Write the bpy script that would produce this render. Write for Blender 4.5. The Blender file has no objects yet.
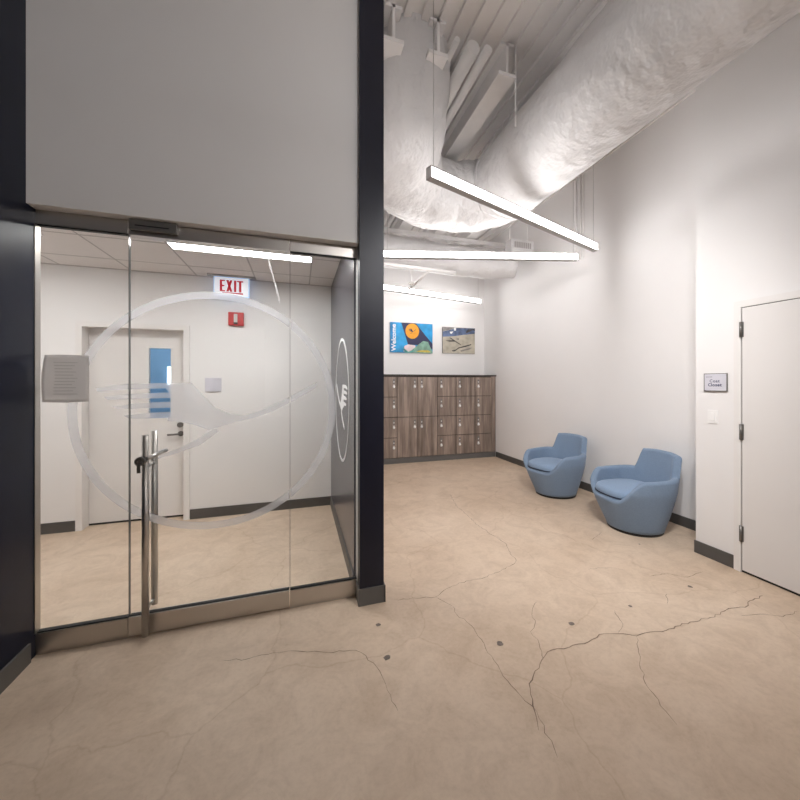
import bpy, bmesh, math, random
from mathutils import Vector, Matrix
random.seed(7)
PI = math.pi
SC = bpy.context.scene
COL = SC.collection

# ------------------------------------------------------------------ camera, world, exposure
cam_d = bpy.data.cameras.new('camera')
cam = bpy.data.objects.new('camera', cam_d); COL.objects.link(cam)
FPX = 358.0
cam_d.sensor_fit = 'HORIZONTAL'; cam_d.sensor_width = 36.0
cam_d.lens = 36.0 * FPX / 800.0
cam_d.shift_x = -15 / 800.0
cam_d.shift_y = -17 / 800.0
cam_d.clip_start = 0.02
cam.location = (0, 0, 1.52)
YAW = math.atan(117 / FPX)
cam.rotation_euler = (PI / 2, 0, -YAW)
SC.camera = cam

w = bpy.data.worlds.new('world'); SC.world = w; w.use_nodes = True
w.node_tree.nodes['Background'].inputs[0].default_value = (0.9, 0.95, 1.0, 1)
w.node_tree.nodes['Background'].inputs[1].default_value = 0.2
SC.view_settings.view_transform = 'Standard'
SC.view_settings.look = 'None'
SC.view_settings.gamma = 1.0
SC.view_settings.exposure = 0.1
SC.view_settings.use_curve_mapping = False
SC.cycles.max_bounces = 10
SC.cycles.diffuse_bounces = 6
SC.cycles.glossy_bounces = 5
SC.cycles.transparent_max_bounces = 24
SC.cycles.use_denoising = True
SC.cycles.sample_clamp_indirect = 6.0

EMIT = 17.5          # pendant lens strength
EMIT_TROFFER = 27.0

# ------------------------------------------------------------------ materials
def nodes(m):
    m.use_nodes = True
    return m.node_tree, m.node_tree.nodes, m.node_tree.links

def mat(name, col, rough=0.5, metal=0.0, var=0.04, scale=6.0, bump=0.0, bscale=40.0, spec=0.5, sheen=0.0):
    m = bpy.data.materials.new(name)
    nt, N, L = nodes(m)
    b = N['Principled BSDF']
    b.inputs['Roughness'].default_value = rough
    b.inputs['Metallic'].default_value = metal
    b.inputs['Specular IOR Level'].default_value = spec
    if sheen: b.inputs['Sheen Weight'].default_value = sheen
    g = N.new('ShaderNodeNewGeometry')
    t = N.new('ShaderNodeTexNoise'); t.inputs['Scale'].default_value = scale; t.inputs['Detail'].default_value = 4
    L.new(g.outputs['Position'], t.inputs['Vector'])
    r = N.new('ShaderNodeValToRGB')
    c0 = [max(0, c * (1 - var)) for c in col]; c1 = [min(1, c * (1 + var)) for c in col]
    r.color_ramp.elements[0].position = 0.3; r.color_ramp.elements[1].position = 0.7
    r.color_ramp.elements[0].color = (*c0, 1); r.color_ramp.elements[1].color = (*c1, 1)
    L.new(t.outputs['Fac'], r.inputs['Fac']); L.new(r.outputs['Color'], b.inputs['Base Color'])
    if bump:
        t2 = N.new('ShaderNodeTexNoise'); t2.inputs['Scale'].default_value = bscale; t2.inputs['Detail'].default_value = 3
        L.new(g.outputs['Position'], t2.inputs['Vector'])
        bp = N.new('ShaderNodeBump'); bp.inputs['Strength'].default_value = bump; bp.inputs['Distance'].default_value = 0.01 if bscale > 20 else 0.05
        L.new(t2.outputs['Fac'], bp.inputs['Height']); L.new(bp.outputs['Normal'], b.inputs['Normal'])
    return m

def emit(name, col, s, base=(0.8, 0.8, 0.8)):
    m = bpy.data.materials.new(name)
    nt, N, L = nodes(m)
    b = N['Principled BSDF']
    b.inputs['Base Color'].default_value = (*base, 1)
    b.inputs['Emission Color'].default_value = (*col, 1)
    b.inputs['Emission Strength'].default_value = s
    return m

M = {}
M['wall'] = mat('wall_paint', (0.84, 0.825, 0.82), 0.6, var=0.012, scale=1.5, bump=0.03, bscale=180)
M['ceil'] = mat('white_deck_paint', (0.87, 0.845, 0.83), 0.7, var=0.03, scale=2)
M['steel_white'] = mat('white_painted_steel', (0.88, 0.86, 0.85), 0.6, var=0.03)
M['duct'] = mat('white_painted_duct_wrap', (0.68, 0.665, 0.665), 0.5, var=0.03, scale=3, bump=0.8, bscale=7)
M['tile'] = mat('ceiling_tile', (0.74, 0.70, 0.685), 0.85, var=0.03, scale=60)
M['tbar'] = mat('ceiling_grid', (0.42, 0.39, 0.38), 0.5)
M['navy'] = mat('navy_panel', (0.009, 0.010, 0.023), 0.38, var=0.1, spec=0.4)
M['navywall'] = mat('navy_side_wall', (0.009, 0.012, 0.026), 0.32, var=0.1, spec=0.2)
M['slate'] = mat('hazed_navy_gloss_panel', (0.07, 0.069, 0.084), 0.25, var=0.05)  # navy laminate, its colour grayed to carry the reflection haze
M['base'] = mat('dark_rubber_base', (0.085, 0.080, 0.076), 0.45, var=0.06)
M['base_light'] = mat('gray_rubber_base', (0.12, 0.115, 0.11), 0.4, var=0.06)
M['paneedge'] = mat('polished_pane_edge', (0.16, 0.17, 0.17), 0.15)
M['black'] = mat('black_gap', (0.008, 0.008, 0.008), 0.6)
M['door'] = mat('door_paint', (0.78, 0.755, 0.74), 0.4, var=0.012, scale=2)
M['trim'] = mat('door_frame_paint', (0.82, 0.795, 0.78), 0.4, var=0.01)
M['chrome'] = mat('satin_metal', (0.55, 0.54, 0.53), 0.28, 1.0)
M['hinge'] = mat('dull_hinge_metal', (0.20, 0.19, 0.18), 0.45, 0.7)
M['darkmetal'] = mat('dark_metal', (0.10, 0.09, 0.085), 0.35, 0.8)
M['alu'] = mat('painted_aluminium', (0.46, 0.44, 0.43), 0.4, 0.2)
M['bluefab'] = mat('blue_upholstery', (0.205, 0.280, 0.390), 0.85, var=0.06, scale=90, bump=0.15, bscale=400, spec=0.2, sheen=0.15)
M['bluecush'] = mat('blue_cushion_fabric', (0.235, 0.325, 0.460), 0.85, var=0.05, scale=90, bump=0.15, bscale=400, spec=0.2, sheen=0.15)
M['seam'] = mat('dark_blue_piping', (0.03, 0.045, 0.075), 0.8)
M['blackbase'] = mat('black_base', (0.01, 0.01, 0.01), 0.5)
M['counter'] = mat('dark_counter_laminate', (0.045, 0.035, 0.03), 0.4)
M['carcass'] = mat('locker_carcass', (0.035, 0.025, 0.02), 0.6)
M['plate'] = mat('pale_tag', (0.62, 0.60, 0.57), 0.4)
M['white'] = mat('white_plastic', (0.90, 0.89, 0.88), 0.35)
M['white_print'] = mat('white_vinyl', (0.85, 0.85, 0.86), 0.5)
M['silver'] = mat('silver_sign_plate', (0.70, 0.69, 0.76), 0.35, 0.15)
M['ink'] = mat('blue_gray_ink', (0.07, 0.08, 0.16), 0.6)
M['ink2'] = mat('pale_ink', (0.30, 0.30, 0.36), 0.6)
M['red'] = mat('alarm_red', (0.48, 0.018, 0.02), 0.35)
M['bluewall'] = mat('blue_room_paint', (0.17, 0.31, 0.46), 0.7)
M['lens'] = emit('pendant_lens', (1.0, 0.980, 0.972), EMIT)
M['troffer'] = emit('recessed_light_lens', (1.0, 0.980, 0.968), EMIT_TROFFER)
M['lit_window'] = emit('lit_far_window', (0.75, 0.88, 1.0), 3.0)
M['exit_face'] = emit('exit_face', (0.82, 0.86, 1.0), 0.45)
M['exit_edge'] = emit('exit_edge', (0.45, 0.65, 1.0), 0.45, base=(.5, .6, .8))
M['exit_red'] = emit('exit_letters', (0.70, 0.005, 0.03), 0.22, base=(.40, .006, .02))
M['sky'] = mat('print_sky', (0.02, 0.30, 0.62), 0.5, var=0.35, scale=5)
M['skyd'] = mat('print_sky_band', (0.015, 0.22, 0.50), 0.5, var=0.2, scale=5)
M['fin'] = mat('print_navy_fin', (0.025, 0.025, 0.08), 0.5)
M['orange'] = mat('print_orange', (0.85, 0.36, 0.02), 0.5, var=0.1, scale=9)
M['hillgreen'] = mat('print_green', (0.20, 0.36, 0.28), 0.5, var=0.3, scale=14)
M['tealgreen'] = mat('print_teal', (0.10, 0.42, 0.40), 0.5, var=0.3, scale=14)
M['yellow'] = mat('print_yellow', (0.60, 0.48, 0.10), 0.5, var=0.3, scale=14)
M['cloud'] = mat('print_pink_white', (0.72, 0.60, 0.62), 0.5, var=0.1, scale=14)
M['sand'] = mat('print_sand', (0.46, 0.42, 0.34), 0.5, var=0.22, scale=8)
M['pblue'] = mat('print_slate_blue', (0.10, 0.14, 0.25), 0.5, var=0.5, scale=10)
M['pdark'] = mat('print_dark', (0.055, 0.05, 0.05), 0.5, var=0.4, scale=20)
M['pmid'] = mat('print_gray', (0.23, 0.21, 0.20), 0.5, var=0.3, scale=14)
M['edge'] = mat('canvas_edge', (0.10, 0.10, 0.11), 0.6)
M['crack'] = mat('floor_crack', (0.23, 0.165, 0.12), 0.8, var=0.35, scale=12)
M['spot'] = mat('floor_spot', (0.17, 0.135, 0.115), 0.7, var=0.3, scale=30)

def floor_mat():
    m = bpy.data.materials.new('sealed_concrete')
    nt, N, L = nodes(m); b = N['Principled BSDF']
    g = N.new('ShaderNodeNewGeometry')
    def noise(s, d, rg=0.5, dist=0.0):
        t = N.new('ShaderNodeTexNoise'); t.inputs['Scale'].default_value = s; t.inputs['Detail'].default_value = d
        t.inputs['Roughness'].default_value = rg; t.inputs['Distortion'].default_value = dist
        L.new(g.outputs['Position'], t.inputs['Vector']); return t.outputs['Fac']
    def ramp(f, a, bb, p0, p1):
        r = N.new('ShaderNodeValToRGB'); r.color_ramp.elements[0].position = p0; r.color_ramp.elements[1].position = p1
        r.color_ramp.elements[0].color = (*a, 1); r.color_ramp.elements[1].color = (*bb, 1); L.new(f, r.inputs['Fac']); return r.outputs['Color']
    def mul(a, bb, f=1.0):
        x = N.new('ShaderNodeMix'); x.data_type = 'RGBA'; x.blend_type = 'MULTIPLY'; x.inputs['Factor'].default_value = f
        L.new(a, x.inputs[6]); L.new(bb, x.inputs[7]); return x.outputs[2]
    c = ramp(noise(0.9, 5, 0.55, 0.6), (0.61, 0.475, 0.355), (0.71, 0.575, 0.45), 0.35, 0.68)
    c = mul(c, ramp(noise(4.5, 8, 0.68, 1.2), (0.86, 0.84, 0.82), (1, 1, 1), 0.33, 0.58))
    c = mul(c, ramp(noise(38, 5, 0.7), (0.92, 0.90, 0.89), (1, 1, 1), 0.3, 0.55))
    # thin hairline crazing
    v = N.new('ShaderNodeTexVoronoi'); v.feature = 'DISTANCE_TO_EDGE'; v.inputs['Scale'].default_value = 1.1
    mp = N.new('ShaderNodeMix'); mp.data_type = 'VECTOR'; mp.inputs['Factor'].default_value = 0.25
    nz = N.new('ShaderNodeTexNoise'); nz.inputs['Scale'].default_value = 2.3; nz.inputs['Detail'].default_value = 6
    L.new(g.outputs['Position'], nz.inputs['Vector'])
    L.new(g.outputs['Position'], mp.inputs[4]); L.new(nz.outputs['Color'], mp.inputs[5])
    L.new(mp.outputs[1], v.inputs['Vector'])
    cr = ramp(v.outputs['Distance'], (0.86, 0.83, 0.80), (1, 1, 1), 0.0, 0.006)
    c = mul(c, cr, 0.8)
    L.new(c, b.inputs['Base Color'])
    rr = N.new('ShaderNodeMapRange'); rr.inputs[3].default_value = 0.42; rr.inputs[4].default_value = 0.62
    L.new(noise(3, 4), rr.inputs[0]); L.new(rr.outputs[0], b.inputs['Roughness'])
    b.inputs['Specular IOR Level'].default_value = 0.35
    return m
M['floor'] = floor_mat()

def wood_mat():
    m = bpy.data.materials.new('vertical_grain_laminate')
    nt, N, L = nodes(m); b = N['Principled BSDF']
    g = N.new('ShaderNodeNewGeometry')
    def layer(sc, d, off):
        mp = N.new('ShaderNodeMapping'); mp.inputs['Scale'].default_value = sc; mp.inputs['Location'].default_value = off
        t = N.new('ShaderNodeTexNoise'); t.inputs['Scale'].default_value = 1; t.inputs['Detail'].default_value = d; t.inputs['Roughness'].default_value = 0.6
        L.new(g.outputs['Position'], mp.inputs['Vector']); L.new(mp.outputs[0], t.inputs['Vector']); return t.outputs['Fac']
    r = N.new('ShaderNodeValToRGB')
    e = r.color_ramp.elements
    e[0].position = 0.30; e[0].color = (0.145, 0.112, 0.09, 1)
    e[1].position = 0.72; e[1].color = (0.46, 0.365, 0.305, 1)
    k = e.new(0.5); k.color = (0.27, 0.208, 0.172, 1)
    L.new(layer((9, 4, 0.9), 4, (3, 0, 0)), r.inputs['Fac'])
    r2 = N.new('ShaderNodeValToRGB'); r2.color_ramp.elements[0].position = 0.35; r2.color_ramp.elements[1].position = 0.6
    r2.color_ramp.elements[0].color = (0.72, 0.70, 0.69, 1); r2.color_ramp.elements[1].color = (1, 1, 1, 1)
    L.new(layer((70, 4, 2.0), 3, (0, 2, 5)), r2.inputs['Fac'])
    x = N.new('ShaderNodeMix'); x.data_type = 'RGBA'; x.blend_type = 'MULTIPLY'; x.inputs['Factor'].default_value = 1
    L.new(r.outputs['Color'], x.inputs[6]); L.new(r2.outputs['Color'], x.inputs[7]); L.new(x.outputs[2], b.inputs['Base Color'])
    b.inputs['Roughness'].default_value = 0.5
    return m
M['wood'] = wood_mat()

def brushed():
    m = bpy.data.materials.new('brushed_stainless')
    nt, N, L = nodes(m); b = N['Principled BSDF']
    g = N.new('ShaderNodeNewGeometry')
    mp = N.new('ShaderNodeMapping'); mp.inputs['Scale'].default_value = (6, 6, 300)
    t = N.new('ShaderNodeTexNoise'); t.inputs['Scale'].default_value = 1; t.inputs['Detail'].default_value = 3
    L.new(g.outputs['Position'], mp.inputs['Vector']); L.new(mp.outputs[0], t.inputs['Vector'])
    r = N.new('ShaderNodeMapRange'); r.inputs[3].default_value = 0.28; r.inputs[4].default_value = 0.42
    L.new(t.outputs['Fac'], r.inputs[0]); L.new(r.outputs[0], b.inputs['Roughness'])
    b.inputs['Base Color'].default_value = (0.56, 0.53, 0.50, 1); b.inputs['Metallic'].default_value = 1
    return m
M['steel'] = brushed()

def glass():
    m = bpy.data.materials.new('clear_pane')
    nt, N, L = nodes(m); N.remove(N['Principled BSDF']); out = N['Material Output']
    tr = N.new('ShaderNodeBsdfTransparent'); tr.inputs[0].default_value = (0.975, 0.985, 0.98, 1)
    gl = N.new('ShaderNodeBsdfGlossy'); gl.inputs['Roughness'].default_value = 0.0; gl.inputs[0].default_value = (1, 1, 1, 1)
    fr = N.new('ShaderNodeFresnel'); fr.inputs[0].default_value = 1.5
    geo = N.new('ShaderNodeNewGeometry')
    inv = N.new('ShaderNodeMath'); inv.operation = 'SUBTRACT'; inv.inputs[0].default_value = 1
    L.new(geo.outputs['Backfacing'], inv.inputs[1])
    mu = N.new('ShaderNodeMath'); mu.operation = 'MULTIPLY'
    L.new(fr.outputs[0], mu.inputs[0]); L.new(inv.outputs[0], mu.inputs[1])
    mx = N.new('ShaderNodeMixShader')
    L.new(mu.outputs[0], mx.inputs[0]); L.new(tr.outputs[0], mx.inputs[1]); L.new(gl.outputs[0], mx.inputs[2])
    L.new(mx.outputs[0], out.inputs[0])
    return m
M['glass'] = glass()

def film(name, col, alpha, trans=0.5):
    m = bpy.data.materials.new(name)
    nt, N, L = nodes(m); N.remove(N['Principled BSDF']); out = N['Material Output']
    tr = N.new('ShaderNodeBsdfTransparent')
    df = N.new('ShaderNodeBsdfDiffuse'); df.inputs[0].default_value = (*col, 1)
    tl = N.new('ShaderNodeBsdfTranslucent'); tl.inputs[0].default_value = (*col, 1)
    m1 = N.new('ShaderNodeMixShader'); m1.inputs[0].default_value = trans
    m2 = N.new('ShaderNodeMixShader'); m2.inputs[0].default_value = alpha
    L.new(df.outputs[0], m1.inputs[1]); L.new(tl.outputs[0], m1.inputs[2])
    L.new(tr.outputs[0], m2.inputs[1]); L.new(m1.outputs[0], m2.inputs[2]); L.new(m2.outputs[0], out.inputs[0])
    return m
M['frost'] = film('frosted_film', (0.86, 0.86, 0.90), 0.32, 0.6)
M['paper'] = film('thin_paper', (0.84, 0.82, 0.81), 0.93, 0.45)
M['paper_ink'] = film('paper_ink', (0.68, 0.665, 0.655), 0.95, 0.45)
M['bluepane'] = film('tinted_pane', (0.15, 0.3, 0.5), 0.12, 0.5)

# ------------------------------------------------------------------ helpers
def wloc(o):
    v = Vector((0, 0, 0))
    while o is not None:
        v += o.location; o = o.parent
    return v

def props(o, label=None, cat=None, group=None, kind=None):
    if label: o['label'] = label
    if cat: o['category'] = cat
    if group: o['group'] = group
    if kind: o['kind'] = kind
    return o

def empty(name, loc, label, cat, group=None, kind=None, rz=0.0):
    o = bpy.data.objects.new(name, None); COL.objects.link(o)
    o.location = loc; o.rotation_euler = (0, 0, rz); o.empty_display_size = 0.1
    return props(o, label, cat, group, kind)

class MB:
    def __init__(s): s.bm = bmesh.new(); s.mats = []; s.cur = 0
    def mat(s, m):
        if m not in s.mats: s.mats.append(m)
        s.cur = s.mats.index(m); return s
    def face(s, vs, smooth=False):
        try:
            f = s.bm.faces.new(vs); f.material_index = s.cur; f.smooth = smooth; return f
        except ValueError: return None
    def box(s, x0, x1, y0, y1, z0, z1, bev=0.0):
        n0 = len(s.bm.faces)
        x0, x1 = sorted((x0, x1)); y0, y1 = sorted((y0, y1)); z0, z1 = sorted((z0, z1))
        v = [s.bm.verts.new((x, y, z)) for x in (x0, x1) for y in (y0, y1) for z in (z0, z1)]
        fs = [s.face([v[i] for i in q]) for q in ((0, 1, 3, 2), (4, 6, 7, 5), (0, 4, 5, 1), (2, 3, 7, 6), (0, 2, 6, 4), (1, 5, 7, 3))]
        if bev > 0:
            es = list({e for f in fs for e in f.edges})
            r = bmesh.ops.bevel(s.bm, geom=es, offset=bev, segments=2, profile=0.6, affect='EDGES')
            for f in r['faces']: f.material_index = s.cur
        return s
    def prism(s, pts, fn, w0, w1):
        """polygon pts (u,v), fn(u,v,w)->xyz, extruded w0..w1"""
        a = [s.bm.verts.new(fn(u, v, w0)) for u, v in pts]; b = [s.bm.verts.new(fn(u, v, w1)) for u, v in pts]
        s.face(a); s.face(b[::-1]); n = len(pts)
        for i in range(n): s.face([a[i], b[i], b[(i + 1) % n], a[(i + 1) % n]])
        return s
    def cyl(s, p0, p1, r, seg=20, r1=None, smooth=True):
        p0 = Vector(p0); p1 = Vector(p1); d = (p1 - p0).normalized(); r1 = r if r1 is None else r1
        a = d.orthogonal().normalized(); b = d.cross(a)
        A = [s.bm.verts.new(p0 + (a * math.cos(t) + b * math.sin(t)) * r) for t in [2 * PI * i / seg for i in range(seg)]]
        B = [s.bm.verts.new(p1 + (a * math.cos(t) + b * math.sin(t)) * r1) for t in [2 * PI * i / seg for i in range(seg)]]
        for i in range(seg): s.face([A[i], A[(i + 1) % seg], B[(i + 1) % seg], B[i]], smooth)
        s.face(A[::-1]); s.face(B); return s
    def annulus(s, fn, ro, ri, w0, w1, seg=96):
        R = []
        for i in range(seg):
            t = 2 * PI * i / seg; c, q = math.cos(t), math.sin(t)
            R.append([s.bm.verts.new(fn(r * c, r * q, ww)) for r, ww in ((ri, w0), (ro, w0), (ro, w1), (ri, w1))])
        for i in range(seg):
            a, b = R[i], R[(i + 1) % seg]
            for k in range(4): s.face([a[k], a[(k + 1) % 4], b[(k + 1) % 4], b[k]])
        return s
    def clipx(s, lo, hi):
        for x, nrm in ((lo, (-1, 0, 0)), (hi, (1, 0, 0))):
            g = s.bm.verts[:] + s.bm.edges[:] + s.bm.faces[:]
            bmesh.ops.bisect_plane(s.bm, geom=g, plane_co=(x, 0, 0), plane_no=nrm, clear_outer=True)
        return s
    def build(s, name, parent=None, label=None, cat=None, group=None, kind=None, origin=None, m=None):
        bmesh.ops.recalc_face_normals(s.bm, faces=s.bm.faces)
        me = bpy.data.meshes.new(name)
        if parent is not None: off = wloc(parent)
        else:
            if origin is None:
                xs = [v.co for v in s.bm.verts]
                origin = ((min(c.x for c in xs) + max(c.x for c in xs)) / 2, (min(c.y for c in xs) + max(c.y for c in xs)) / 2, min(c.z for c in xs))
            off = Vector(origin)
        bmesh.ops.translate(s.bm, verts=s.bm.verts, vec=-off)
        s.bm.to_mesh(me); s.bm.free()
        for mm in (s.mats or [m]): me.materials.append(mm)
        o = bpy.data.objects.new(name, me); COL.objects.link(o)
        if parent is not None: o.parent = parent
        else: o.location = off
        return props(o, label, cat, group, kind)

def mb(m): return MB().mat(M[m])
def bx(name, m, *b, parent=None, bev=0.0, **k): return mb(m).box(*b, bev=bev).build(name, parent, **k)

def text_into(b, txt, size, fn, depth=0.001, bold=0.0, sx=1.0, align='CENTER', spacing=1.0):
    """letters of txt as thin solids placed by fn(u,v,w)"""
    cu = bpy.data.curves.new('lettering', 'FONT'); cu.body = txt; cu.size = size; cu.align_x = align; cu.align_y = 'CENTER'
    cu.offset = bold; cu.extrude = depth; cu.resolution_u = 3; cu.space_character = spacing
    o = bpy.data.objects.new('lettering', cu); COL.objects.link(o)
    dg = bpy.context.evaluated_depsgraph_get()
    me = bpy.data.meshes.new_from_object(o.evaluated_get(dg))
    vs = [b.bm.verts.new(fn(v.co.x * sx, v.co.y, v.co.z)) for v in me.vertices]
    for p in me.polygons: b.face([vs[i] for i in p.vertices])
    bpy.data.objects.remove(o); bpy.data.curves.remove(cu); bpy.data.meshes.remove(me)
    return b

S = dict(kind='structure')
ZD = 4.55            # underside of the painted deck

# ------------------------------------------------------------------ floor with its cracks and spots
f = mb('floor')
v = [f.bm.verts.new(p) for p in ((-3.6, -12, 0), (4.0, -12, 0), (4.0, 7.2, 0), (-3.6, 7.2, 0))]
f.face(v)
v = [f.bm.verts.new(p) for p in ((-3.6, -12, -0.1), (4.0, -12, -0.1), (4.0, 7.2, -0.1), (-3.6, 7.2, -0.1))]
f.face(v)
f.mat(M['crack'])
CR = [
 (0.0045, [(1.98, 4.51), (1.86, 4.05), (1.85, 3.7), (1.82, 3.46), (1.85, 3.14), (1.87, 2.95), (1.79, 2.76), (1.78, 2.65), (1.7, 2.59), (1.58, 2.55), (1.35, 2.48), (1.23, 2.49), (1.1, 2.46), (0.99, 2.41), (0.93, 2.37), (0.83, 2.39), (0.64, 2.43)]),
 (0.0035, [(0.93, 2.37), (1.0, 2.24), (0.99, 2.15), (1.02, 2.06), (1.03, 1.96), (1.02, 1.82), (1.02, 1.73), (1.01, 1.62), (1.05, 1.4), (1.0, 1.2)]),
 (0.0035, [(1.58, 2.1), (1.48, 2.02), (1.42, 1.91), (1.35, 1.86), (1.35, 1.79), (1.31, 1.7), (1.28, 1.65)]),
 (0.006, [(1.0, 1.32), (1.11, 1.54), (1.27, 1.65), (1.34, 1.69), (1.48, 1.68), (1.62, 1.68), (1.73, 1.71), (1.84, 1.68), (1.93, 1.63), (2.04, 1.63), (2.15, 1.61), (2.24, 1.62), (2.37, 1.62), (2.54, 1.61), (2.79, 1.63), (2.88, 1.61), (2.96, 1.64), (3.16, 1.66)]),
 (0.0035, [(1.84, 1.68), (1.95, 1.74), (2.01, 1.86)]),
 (0.0035, [(1.93, 1.63), (1.85, 1.55), (1.78, 1.48), (1.67, 1.36), (1.6, 1.15)]),
 (0.0045, [(2.63, 2.1), (2.78, 2.09), (2.9, 2.0), (3.1, 2.02)]),
 (0.004, [(2.53, 1.89), (2.41, 1.8)]),
 (0.0035, [(2.24, 2.33), (2.34, 2.33), (2.44, 2.3), (2.53, 2.23)]),
 (0.0035, [(2.71, 2.76), (2.84, 2.83), (2.95, 2.88)]),
 (0.0035, [(-0.39, 2.19), (-0.26, 2.16), (-0.16, 2.16), (-0.04, 2.15), (0.05, 2.11), (0.16, 2.07), (0.31, 2.04), (0.36, 1.98), (0.41, 1.85), (0.44, 1.6)]),
 (0.005, [(2.75, 1.56), (2.85, 1.54), (2.92, 1.52), (3.0, 1.47), (3.17, 1.47)]),
]
rc = random.Random(3)
for wd, pts in CR:
    q = [Vector((*pts[0], 0))]
    for a, b in zip(pts, pts[1:]):
        a = Vector((*a, 0)); b = Vector((*b, 0)); d = (b - a); n = max(2, int(d.length / 0.03)); pn = Vector((-d.y, d.x, 0)).normalized()
        for k in range(1, n + 1): q.append(a + d * k / n + pn * (rc.uniform(-0.009, 0.009) if k < n else 0))
    prev = None
    for i, p in enumerate(q):
        d = (q[min(i + 1, len(q) - 1)] - q[max(i - 1, 0)]).normalized(); nrm = Vector((-d.y, d.x, 0))
        ww = wd * 0.5 * rc.uniform(0.35, 1.2) * (0.2 if i in (0, len(q) - 1) else 1)
        L_, R_ = f.bm.verts.new(p + nrm * ww + Vector((0, 0, .0012))), f.bm.verts.new(p - nrm * ww + Vector((0, 0, .0012)))
        if prev: f.face([prev[0], L_, R_, prev[1]])
        prev = (L_, R_)
f.mat(M['spot'])
for (x, y), r in (((0.48, 2.21), .018), ((0.47, 1.93), .022), ((1.12, 1.83), .02), ((1.64, 1.84), .02), ((2.15, 1.86), .014), ((2.78, 1.9), .017), ((3.06, 2.55), .01)):
    f.face([f.bm.verts.new((x + r * rc.uniform(.7, 1.15) * math.cos(t), y + r * rc.uniform(.7, 1.15) * math.sin(t), .0014)) for t in [2 * PI * k / 11 for k in range(11)]])
fl = f.build('floor', label='sealed beige concrete floor with hairline cracks and dark spots', cat='floor', **S)
for p in fl.data.polygons: pass
# keep painted marks facing upward
bmf = bmesh.new(); bmf.from_mesh(fl.data)
for q in bmf.faces:
    if q.normal.z < 0 and q.calc_center_median().z > -0.05: q.normal_flip()
bmf.to_mesh(fl.data); bmf.free()

# ------------------------------------------------------------------ walls and ceilings
bx('wall_left', 'navywall', -1.62, -1.392, -12, 2.577, 0, ZD, label='dark navy side wall beside the glass entrance', cat='wall', **S)
bx('wall_front', 'wall', -1.392, 0.4035, 2.482, 2.74, 2.490, ZD, label='white wall panel above the glass storefront', cat='wall', **S)
bx('wall_back', 'wall', 0.565, 4.05, 7.0, 7.2, 0, ZD, label='white end wall behind the lockers', cat='wall', **S)
bx('wall_right', 'wall', 3.885, 4.05, 2.275, 7.0, 0, ZD, label='tall white wall behind the two blue chairs', cat='wall', **S)
bx('wall_right_near', 'wall', 3.40, 4.05, -12, 2.275, 0, ZD, label='white projecting wall that carries the closet door', cat='wall', **S)
bx('wall_rear', 'wall', -1.62, 4.05, -12.2, -12, 0, ZD, label='white wall at the far end of the lobby', cat='wall', **S)
bx('wall_partition', 'wall', 0.4035, 0.565, 2.53, 7.0, 0, ZD, label='partition between glass room and locker area', cat='wall', **S)
bx('wall_partition_end', 'navy', 0.400, 0.568, 2.438, 2.53, 0, ZD, label='dark navy wall end beside the glass storefront', cat='wall', **S)
bx('wall_inner_right', 'slate', 0.392, 0.4035, 2.64, 4.58, 0, 2.72, label='glossy navy wall panel inside the glass room, grayed for reflection haze', cat='wall', **S)
bx('wall_inner_left', 'wall', -3.4, -3.25, 2.577, 4.58, 0, 2.9, label='white side wall of the glass room', cat='wall', **S)
bx('wall_inner_front', 'wall', -3.25, -1.62, 2.577, 2.74, 0, 2.9, label='white wall of the glass room beside the sidelight', cat='wall', **S)
# inner back wall with an opening for the door
DX0, DX1, DZ = -2.119, -1.204, 2.108
b = mb('wall')
b.box(-3.4, DX0, 4.58, 4.75, 0, 2.9); b.box(DX1, 0.4035, 4.58, 4.75, 0, 2.9); b.box(DX0, DX1, 4.58, 4.75, DZ, 2.9)
b.build('wall_inner_back', label='white back wall of the glass room', cat='wall', **S)
# blue room behind the inner door
b = mb('bluewall')
b.box(-2.9, -0.9, 6.3, 6.4, 0, 2.6); b.box(-3.0, -2.9, 4.75, 6.4, 0, 2.6); b.box(-0.9, -0.8, 4.75, 6.4, 0, 2.6); b.box(-3.0, -0.8, 4.75, 6.4, 2.6, 2.7)
b.build('wall_blue_room', label='blue walls of the room behind the inner door', cat='wall', **S)
bx('window_3', 'lit_window', -1.868, -1.800, 6.27, 6.30, 1.49, 1.765, label='bright narrow window in the blue room', cat='window', **S)

t = empty('recessed_light', (-1.9, 5.4, 2.58), 'added unseen light in the blue room behind the inner door', 'ceiling light')  # added lamp, put in to brighten the blue room
mb('troffer').box(-2.4, -1.4, 5.3, 5.5, 2.58, 2.599).build('lens', t)
# deck ceiling
b = mb('ceil'); b.box(-1.62, 4.05, -12, 7.2, ZD, ZD + 0.1)
for k in range(38):                       # shallow deck flutes
    x = -1.5 + k * 0.145
    b.box(x, x + 0.06, -12, 7.0, ZD - 0.035, ZD)
b.build('ceiling', label='white painted metal deck ceiling', cat='ceiling', **S)
# tiled ceiling of the glass room
b = mb('tile'); b.box(-3.25, 0.392, 2.74, 4.58, 2.722, 2.80)
b.mat(M['tbar'])
for x in (-2.90, -2.296, -1.69, -1.075, -0.466, 0.130): b.box(x - .007, x + .007, 2.74, 4.58, 2.7205, 2.7225)
for y in (3.0, 3.60, 4.21): b.box(-3.25, .392, y - .007, y + .007, 2.7205, 2.7225)
b.box(-3.25, .392, 4.555, 4.58, 2.7200, 2.7225)
b.build('ceiling_inner', label='tiled ceiling of the glass room', cat='ceiling', **S)

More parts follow.
